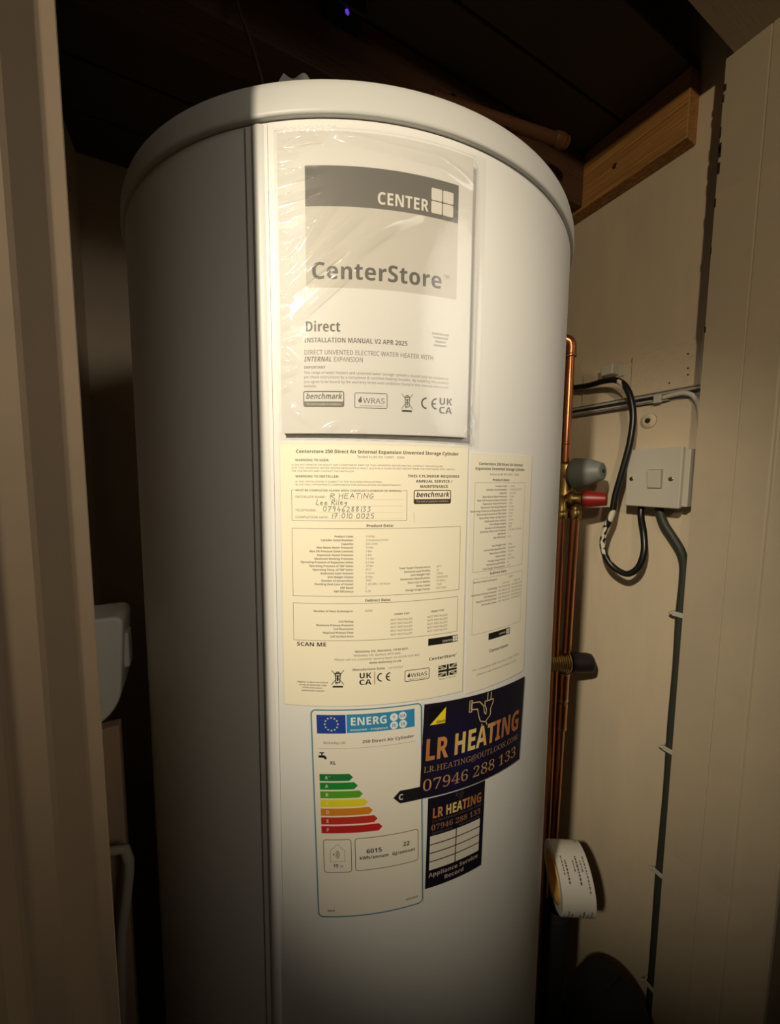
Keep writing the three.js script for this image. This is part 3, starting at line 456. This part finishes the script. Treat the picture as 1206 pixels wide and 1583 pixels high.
{
  const v = thing('control_valve', 'brass pressure valve with grey and red caps joining the copper pipes', 'valve');
  part('body', [turned([[0, 0], [0.014, 0], [0.014, 0.014], [0.0165, 0.016], [0.0165, 0.03], [0.013, 0.034], [0.013, 0.062], [0.0165, 0.064], [0.0165, 0.08], [0.012, 0.086], [0, 0.086]], [0.385, 1.547, 0.064], [0, 1, 0], 24),
    turned([[0.015, 0], [0.015, 0.016], [0.013, 0.02]], [0.385, 1.611, 0.062], [0.18, 0.05, 1], 24), turned([[0, 0], [0.009, 0], [0.009, 0.03], [0, 0.03]], [0.3655, 1.541, 0.0745], [0.25, 0.75, -0.2], 18),
    turned([[0, 0], [0.011, 0], [0.011, 0.008], [0.015, 0.01], [0.015, 0.017], [0.011, 0.02], [0.011, 0.03]], [0.3785, 1.5665, 0.069], [0.42, 0, 1], 6)], M.brass, v);
  const cap = part('grey_cap', [turned([[0.012, 0], [0.0265, 0.0008], [0.0285, 0.004], [0.027, 0.012], [0.0215, 0.034], [0.0155, 0.047], [0.0145, 0.0495], [0.0125, 0.0505], [0, 0.0505]], [0.388, 1.611, 0.079], [0.16, 0.09, 1])], M.greyPlastic, v, 'grey cone-shaped cap');
  part('cap_screw', turned([[0, 0], [0.0035, 0], [0.0035, 0.0008], [0, 0.0008]], [0.3958, 1.6156, 0.1288], [0.16, 0.09, 1], 16), M.hole, cap);
  const q = part('red_cap', (() => { const a = []; for (let i = 0; i < 10; i++) { const t = i * Math.PI / 5; const b = box(-0.0012, 0.0012, 0.002, 0.034, 0.0095, 0.0125, 0.0006); b.rotateX(-0.06); b.rotateY(t); b.applyQuaternion(new THREE.Quaternion().setFromUnitVectors(V(0, 1, 0), V(0.45, 0.02, 0.89).normalize())); b.translate(0.3905, 1.5665, 0.097); a.push(b); } return [turned([[0, 0], [0.0145, 0], [0.0152, 0.002], [0.0135, 0.02], [0.0115, 0.036], [0.0105, 0.038], [0, 0.038]], [0.3905, 1.5665, 0.097], [0.45, 0.02, 0.89], 30), ...a]; })(), M.redPlastic, v, 'red ribbed cap');
}
{
  const p = thing('copper_pipe', 'thinner copper pipe half hidden by the right edge of the tank, below the valve', 'pipe');
  part('pipe', turned([[0, 0], [0.0076, 0], [0.0076, 1.53], [0, 1.53]], [0.3655, 0.004, 0.0745], [0, 1, 0.0], 20), M.copper, p);
  part('nut', turned([[0.008, 0], [0.012, 0.001], [0.012, 0.012], [0.008, 0.013]], [0.3655, 1.53, 0.0745], [0, 1, 0], 6), M.brass, p);
}
{
  const p = thing('copper_pipe', 'copper discharge pipe dropping from the red-capped valve to the brass valve', 'pipe');
  part('pipe', turned([[0, 0], [0.0076, 0], [0.0076, 0.271], [0, 0.271]], [0.385, 1.279, 0.0845], [0, 1, 0.012], 20), M.copper, p);
  part('nut', turned([[0.008, 0], [0.012, 0.001], [0.012, 0.014], [0.0085, 0.016], [0.0085, 0.022]], [0.385, 1.53, 0.0875], [0, 1, 0], 6), M.brass, p);
}
{
  const v = thing('brass_valve', 'brass valve with a black end cap on the copper pipe', 'valve');
  const a = [0.354, 1.2585, 0.062], d = V(0.078, 0.0, 0.049).normalize(), D = [d.x, d.y, d.z], at = (t) => [a[0] + d.x * t, a[1] + d.y * t, a[2] + d.z * t];
  const prof = [[0, 0], [0.014, 0]]; for (let i = 0; i < 11; i++) { prof.push([0.0185, 0.001 + i * 0.004], [0.0185, 0.0028 + i * 0.004], [0.0177, 0.0034 + i * 0.004], [0.0177, 0.0044 + i * 0.004]); } prof.push([0.016, 0.0462], [0, 0.0462]);
  part('body', turned(prof, at(0), D, 40), M.brass, v);
  part('end_cap', turned([[0, 0], [0.0175, 0], [0.018, 0.002], [0.018, 0.033], [0.0165, 0.039], [0.012, 0.042], [0, 0.043]], at(0.0462), D, 40), M.blackPlastic, v, 'black rounded end cap');
}
{
  const p = thing('copper_pipe', 'lowest copper pipe with soldered joints, running from the brass valve to the floor', 'pipe');
  part('pipe', turned([[0, 0], [0.0076, 0], [0.0076, 1.235], [0, 1.235]], [0.385, 0.004, 0.066], [0, 1, 0.0125], 20), M.copper, p);
  for (const [y, z, h] of [[1.186, 0.081, 0.05], [1.128, 0.0803, 0.05]]) part('sleeve', turned([[0.0078, 0], [0.0097, 0.001], [0.0097, h - 0.001], [0.0078, h]], [0.385, y, z], [0, 1, 0.0125], 22), M.copper, p);
  for (const [y, z] of [[1.233, 0.0815], [1.181, 0.0808], [1.1245, 0.0803]]) part('solder_ring', turned([[0.0078, 0], [0.0103, 0.0015], [0.0103, 0.004], [0.0078, 0.0055]], [0.385, y, z], [0, 1, 0.0125], 22), M.solder, p);
}
// lagged pipe and the roll resting on it
tag(obj('pipe_lagging', [turned([[0.008, 0], [0.019, 0], [0.02, 0.004], [0.02, 0.898], [0.018, 0.902], [0.008, 0.902]], [0.276, 0, 0.168], [0, 1, 0], 32)], M.blackFoam), 'black foam sleeve standing below the white roll, close to the tank', 'pipe lagging');
{
  const t = thing('tape_roll', 'wide white printed tape roll wedged by the pipes beside the tank', 'tape roll');
  const ax = V(0.84, 0.06, 0.54).normalize(), ce = V(0.302, 0.95, 0.1705), W = 0.05, RO = 0.0465, RI = 0.031;
  const [c, x] = (() => { const k = document.createElement('canvas'); k.width = 1024; k.height = 256; return [k, k.getContext('2d')]; })();
  x.fillStyle = '#dcd8d0'; x.fillRect(0, 0, 1024, 256); x.fillStyle = '#4a4642';
  for (let r = 0; r < 4; r++) { const u0 = 205 + r * 250; for (let l = 0; l < 7; l++) { const v = 108 + l * 6, len = [150, 70, 110, 70, 60, 120, 80][l]; if (l === 4) continue; let u = u0 + (l % 2) * 20; while (u < u0 + len) { const w = 4 + rnd() * 10; x.fillRect(u, v, w, l === 2 || l === 5 ? 2.4 : 1.6); u += w + 4; } } }
  const tx = new THREE.CanvasTexture(c); tx.colorSpace = THREE.SRGBColorSpace; tx.wrapS = THREE.RepeatWrapping;
  const a = ce.clone().addScaledVector(ax, -W / 2), A = [a.x, a.y, a.z], D = [ax.x, ax.y, ax.z];
  part('tape', turned([[RI + 0.003, 0.0005], [RO - 0.001, 0], [RO, 0.001], [RO, W - 0.001], [RO - 0.001, W], [RI + 0.003, W - 0.0005]], A, D, 64), std({ map: tx, roughness: 0.5 }), t);
  part('core', turned([[RI, -0.001], [RI + 0.003, -0.001], [RI + 0.003, W + 0.001], [RI, W + 0.001], [RI, -0.001]], A, D, 48), M.amber, t, 'amber cardboard core');
}

// ---------------------------------------------------------------- things on the right wall
tag(obj('backing_board', [box(XR - 0.006, XR, 1.746, 1.8155, 0.125, 0.236, 0.0015), box(XR - 0.0035, XR, 1.746, 1.806, 0.03, 0.126, 0.001)], M.wall), 'painted board on the wall above the cable trunking, with nail holes', 'board');
{ const b = scene.children[scene.children.length - 1];
  for (const [y, z] of [[1.796, 0.2105], [1.774, 0.212], [1.764, 0.2126], [1.757, 0.187]]) part('nail_hole', turned([[0, 0], [0.0013, 0], [0.0013, 0.0004], [0, 0.0004]], [XR - 0.006, y, z], [-1, 0, 0], 10), M.hole, b); }
{
  const t = thing('trunking', 'grey mini trunking running level across the wall, its slot open', 'trunking');
  part('channel', [box(XR - 0.002, XR, 1.7285, 1.7445, -0.2, 0.238), box(XR - 0.013, XR - 0.002, 1.7425, 1.7445, -0.2, 0.238), box(XR - 0.013, XR - 0.0105, 1.7385, 1.7445, -0.2, 0.238, 0.0008), box(XR - 0.013, XR - 0.002, 1.7285, 1.7303, -0.2, 0.19), box(XR - 0.013, XR - 0.0105, 1.7285, 1.7335, -0.2, 0.165, 0.0008)], std({ color: C(0.36, 0.34, 0.3), roughness: 0.5 }), t);
  part('clip', [box(XR - 0.0165, XR - 0.011, 1.7265, 1.7395, 0.1695, 0.181, 0.0012)], M.whitePlastic, t, 'white clip');
}
tag(obj('wall_plug', [turned([[0, 0], [0.013, 0], [0.0125, 0.0015], [0.008, 0.004], [0.0055, 0.0048], [0.0045, 0.003], [0, 0.0025]], [XR - 0.0055, 1.7006, 0.159], [-1, 0, 0], 28)], M.wall), 'painted round boss with a dark screw hole above the switch', 'wall plug');
{ const b = scene.children[scene.children.length - 1]; part('hole', turned([[0, 0], [0.0042, 0], [0.0042, 0.0008], [0, 0.0008]], [XR - 0.0088, 1.7006, 0.159], [-1, 0, 0], 16), M.hole, b); }
tag(obj('wooden_stub', [box(XR - 0.026, XR - 0.0035, 1.789, 1.808, 0.081, 0.104, 0.0025), box(XR - 0.006, XR - 0.0035, 1.786, 1.811, 0.079, 0.113, 0.001)], M.oldPlastic), 'small painted stub sticking out of the wall board left of the nail holes', 'wall fixing');
{ const g = extrudeY([[XR - 0.0055, 0.133], [XR - 0.004, 0.131], [XR, 0.131], [XR, 0.2408], [XR - 0.0055, 0.2408]], 1.64, 1.7275);
  tag(obj('mounting_plate', [g], M.wall), 'painted mounting plate behind and above the switch', 'board'); }
{
  const sw = thing('wall_switch', 'white surface-mounted switch box with rocker and two screws on the right wall', 'switch');
  const z0 = 0.147, z1 = 0.229, y0 = 1.557, y1 = 1.651;
  part('back_box', [box(XR - 0.031, XR, y0 + 0.003, y1 - 0.003, z0 + 0.002, z1 + 0.007, 0.0015)], M.whitePlastic, sw);
  part('face_plate', [box(XR - 0.039, XR - 0.0305, y0, y1, z0, z1, 0.002)], M.whitePlastic, sw);
  part('rocker', (() => { const g = box(-0.004, 0.004, 1.5885, 1.6165, 0.1835, 0.2025, 0.0012); g.translate(0, -1.6025, 0); g.rotateZ(0.13); g.translate(XR - 0.0402, 1.6025, 0); return g; })(), M.whitePlastic, sw);
  part('rocker_gap', box(XR - 0.0393, XR - 0.0385, 1.5872, 1.6178, 0.1824, 0.2036), std({ color: C(0.2, 0.18, 0.15), roughness: 0.8 }), sw);
  for (const z of [0.1565, 0.2155]) part('screw', turned([[0, 0], [0.0034, 0], [0.0034, 0.0006], [0.002, 0.001], [0, 0.001]], [XR - 0.039, 1.6025, z], [-1, 0, 0], 16), M.screw, sw);
}
// cables
{
  const k = document.createElement('canvas'); k.width = 1024; k.height = 64; const x = k.getContext('2d'); x.fillStyle = '#141315'; x.fillRect(0, 0, 1024, 64); x.fillStyle = '#cfc8b4';
  const dab = (u, v, w, h) => { x.beginPath(); x.ellipse(u, v, w, h, rnd() * 0.4, 0, 7); x.fill(); };
  for (const w of [0, -64, 64]) { seed = 99; dab(262, 40 + w, 14, 10); dab(255, 30 + w, 9, 6); for (let i = 0; i < 46; i++) dab(640 + rnd() * 120, rnd() * 64 + w, 3 + rnd() * 10, 2 + rnd() * 5); dab(625, 20 + w, 16, 16); dab(632, 50 + w, 14, 12); for (let i = 0; i < 14; i++) dab(760 + rnd() * 60, 44 + rnd() * 18 + w, 6 + rnd() * 10, 2 + rnd() * 2); dab(150, 8 + w, 24, 3); }
  const t = new THREE.CanvasTexture(k); t.colorSpace = THREE.SRGBColorSpace;
  const c = tube([[0.452, 1.786, -0.03], [0.452, 1.7815, 0.03], [0.445, 1.778, 0.06], [0.438, 1.7775, 0.0925], [0.433, 1.773, 0.118], [0.43, 1.761, 0.135], [0.428, 1.742, 0.1465], [0.427, 1.71, 0.1545], [0.424, 1.667, 0.1545], [0.421, 1.6245, 0.1482], [0.418, 1.574, 0.1385], [0.417, 1.54, 0.1345], [0.416, 1.512, 0.1255], [0.416, 1.4855, 0.1225], [0.417, 1.464, 0.13], [0.419, 1.449, 0.1435], [0.421, 1.4425, 0.1645], [0.424, 1.454, 0.1785], [0.428, 1.4805, 0.185], [0.435, 1.513, 0.179], [0.445, 1.54, 0.1675], [0.45, 1.5615, 0.164]], 0.0051, 260, 14);
  tag(obj('flex_cable', [c], std({ map: t, roughness: 0.35 })), 'black flex spotted with white paint, looping down and into the switch box', 'cable');
}
{
  const c = thing('grey_cable', 'dark grey twin cable from under the switch down along the door frame', 'cable');
  part('sheath', tube([[0.452, 1.562, 0.189], [0.452, 1.55, 0.1925], [0.453, 1.53, 0.2], [0.455, 1.51, 0.2125], [0.457, 1.49, 0.224], [0.459, 1.4715, 0.2285], [0.46, 1.44, 0.2295], [0.46, 1.39, 0.2285], [0.4605, 1.3, 0.2295], [0.4595, 1.2, 0.229], [0.4605, 1.08, 0.2295], [0.46, 0.94, 0.228], [0.46, 0.8, 0.2285], [0.46, 0.3, 0.229], [0.46, 0.005, 0.229]], 0.0062, 240, 12), M.greyCable, c);
  for (const [y, z] of [[1.388, 0.2285], [1.159, 0.229], [0.937, 0.228], [0.72, 0.2285]]) part('cable_clip', [box(0.4515, XR, y - 0.004, y + 0.004, z - 0.0085, z - 0.0065, 0.0008), box(0.4515, 0.4535, y - 0.004, y + 0.004, z - 0.0085, z + 0.0075, 0.0008), turned([[0, 0], [0.0025, 0], [0.0025, 0.003], [0, 0.004]], [0.4535, y, z - 0.0095], [-1, -0.2, 0], 10)], M.oldPlastic, c, 'pale cable clip');
}
tag(obj('earth_wire', [tube([[0.465, 1.565, 0.236], [0.4655, 1.54, 0.2365], [0.4655, 1.49, 0.2365], [0.466, 1.45, 0.2355], [0.466, 1.42, 0.2345]], 0.0034, 40, 10)], M.green), 'green earth wire between the switch box and the door frame', 'cable');
tag(obj('white_cable', [tube([[0.46, 1.7345, 0.182], [0.4595, 1.7362, 0.198], [0.459, 1.736, 0.211], [0.459, 1.731, 0.222], [0.459, 1.72, 0.23], [0.46, 1.702, 0.234], [0.4615, 1.68, 0.2355]], 0.0036, 50, 12)], M.whiteCable), 'white cable curving out of the end of the trunking', 'cable');
tag(obj('white_cable', [tube([[0.463, 1.93, 0.2385], [0.462, 1.87, 0.238], [0.46, 1.842, 0.2365], [0.4585, 1.826, 0.2335], [0.458, 1.8, 0.2322], [0.458, 1.767, 0.2318], [0.459, 1.75, 0.232], [0.46, 1.742, 0.233]], 0.002, 60, 10)], M.whiteCable), 'thin white cable hanging down the door frame into the trunking', 'cable');

// ---------------------------------------------------------------- left gap
{
  const b = thing('plastic_housing', 'pale plastic box housing fixed in the dark gap left of the tank', 'housing');
  const s = new THREE.Shape(); s.moveTo(-0.4, 1.335); s.quadraticCurveTo(-0.33, 1.333, -0.322, 1.338); s.quadraticCurveTo(-0.308, 1.347, -0.3045, 1.366); s.lineTo(-0.2995, 1.44); s.quadraticCurveTo(-0.299, 1.4475, -0.306, 1.4475); s.lineTo(-0.4, 1.4475); s.closePath();
  const g = new THREE.ExtrudeGeometry(s, { depth: 0.05, bevelEnabled: true, bevelThickness: 0.004, bevelSize: 0.003, bevelSegments: 3, curveSegments: 10 }); g.translate(0.0, 0, -0.002);
  part('casing', g, M.oldPlastic, b);
  part('latch', [box(-0.3005, -0.2945, 1.385, 1.425, 0.012, 0.035, 0.002)], M.whitePlastic, b);
}
tag(obj('board_offcut', [box(-0.399, -0.306, 0, 1.325, 0.03, 0.046, 0.002)], M.cardboard), 'brown board offcut standing below the pale housing', 'board');
tag(obj('bent_cable', [tube([[-0.39, 1.17, 0.07], [-0.33, 1.2, 0.072], [-0.306, 1.205, 0.074], [-0.3, 1.19, 0.074], [-0.303, 1.15, 0.072], [-0.31, 1.1, 0.07], [-0.315, 1.0, 0.07], [-0.33, 0.6, 0.07], [-0.34, 0.006, 0.07]], 0.005, 80, 12)], M.cloth), 'pale bent cable drooping in front of the brown board', 'cable');

// ---------------------------------------------------------------- in the dark under the ceiling
{
  const p = thing('copper_pipe', 'dull copper pipe stub running across above the tank under the beam', 'pipe');
  part('pipe', turned([[0, 0], [0.0085, 0], [0.0085, 0.235], [0, 0.235]], [0.1, 2.143, 0.037], [0.2, 0, 0.036], 22), M.dullCopper, p);
  part('end_cap', turned([[0.0086, 0], [0.0105, 0.001], [0.0105, 0.016], [0.0085, 0.02], [0, 0.0205]], [0.307, 2.143, 0.0743], [0.2, 0, 0.036], 22), M.dullCopper, p);
  for (const q of [0.13, 0.22]) part('pipe_clip', box(q - 0.004, q + 0.004, 2.13, 2.156, 0.0275, 0.04 + (q - 0.1) * 0.18, 0.001), M.blackPlastic, p);
}
{
  const d = thing('indicator_unit', 'small dark unit glowing with a purple light above the tank', 'indicator light');
  part('case', box(-0.062, -0.012, 2.172, 2.2, 0.0285, 0.056, 0.003), M.blackPlastic, d);
  part('lamp', turned([[0, 0], [0.0022, 0], [0.002, 0.006], [0, 0.007]], [-0.0365, 2.172, 0.05], [0, -1, 0.6], 16), std({ color: C(0.02, 0.01, 0.05), emissive: C(0.14, 0.05, 0.75), emissiveIntensity: 0.8 }), d, 'purple lamp');
}
tag(obj('thin_wire', [tube([[-0.17, 2.2, 0.03], [-0.165, 2.12, 0.05], [-0.152, 2.03, 0.09], [-0.143, 1.95, 0.12], [-0.14, 1.8905, 0.14]], 0.0018, 50, 8)], M.darkWood), 'thin brown wire hanging from the beam onto the tank lid', 'wire');

// ---------------------------------------------------------------- black bag in the foreground, lower right
{
  const b = thing('black_bag', 'black rounded bag in the dark at the lower right beside the door frame', 'bag', [0.35, 0, 0.224]);
  const prof = [[0, 0.002], [0.05, 0.002], [0.066, 0.02], [0.071, 0.2], [0.071, 0.6], [0.0705, 0.67], [0.066, 0.72], [0.053, 0.76], [0.031, 0.784], [0, 0.791]];
  const curve = new THREE.SplineCurve(prof.slice(1).map((q) => new THREE.Vector2(...q)));
  const g = new THREE.LatheGeometry([new THREE.Vector2(0, 0.002), ...curve.getPoints(60)], 60), p = g.attributes.position;
  for (let i = 0; i < p.count; i++) { const y = p.getY(i), k = 1 + 0.03 * (fbm(p.getX(i) * 30 + 20, y * 12) - 0.5); p.setX(i, p.getX(i) * k * 0.92); p.setZ(i, p.getZ(i) * k); }
  g.computeVertexNormals(); part('fabric', g, M.blackFoam, b);
  part('handle', tube([[-0.02, 0.786, 0], [-0.018, 0.793, 0], [0, 0.796, 0], [0.018, 0.793, 0], [0.02, 0.786, 0]], 0.003, 24, 8), M.blackFoam, b);
}

scene.traverse((o) => { if (o.isMesh) { o.castShadow = true; o.receiveShadow = true; } });
renderer.render(scene, camera);
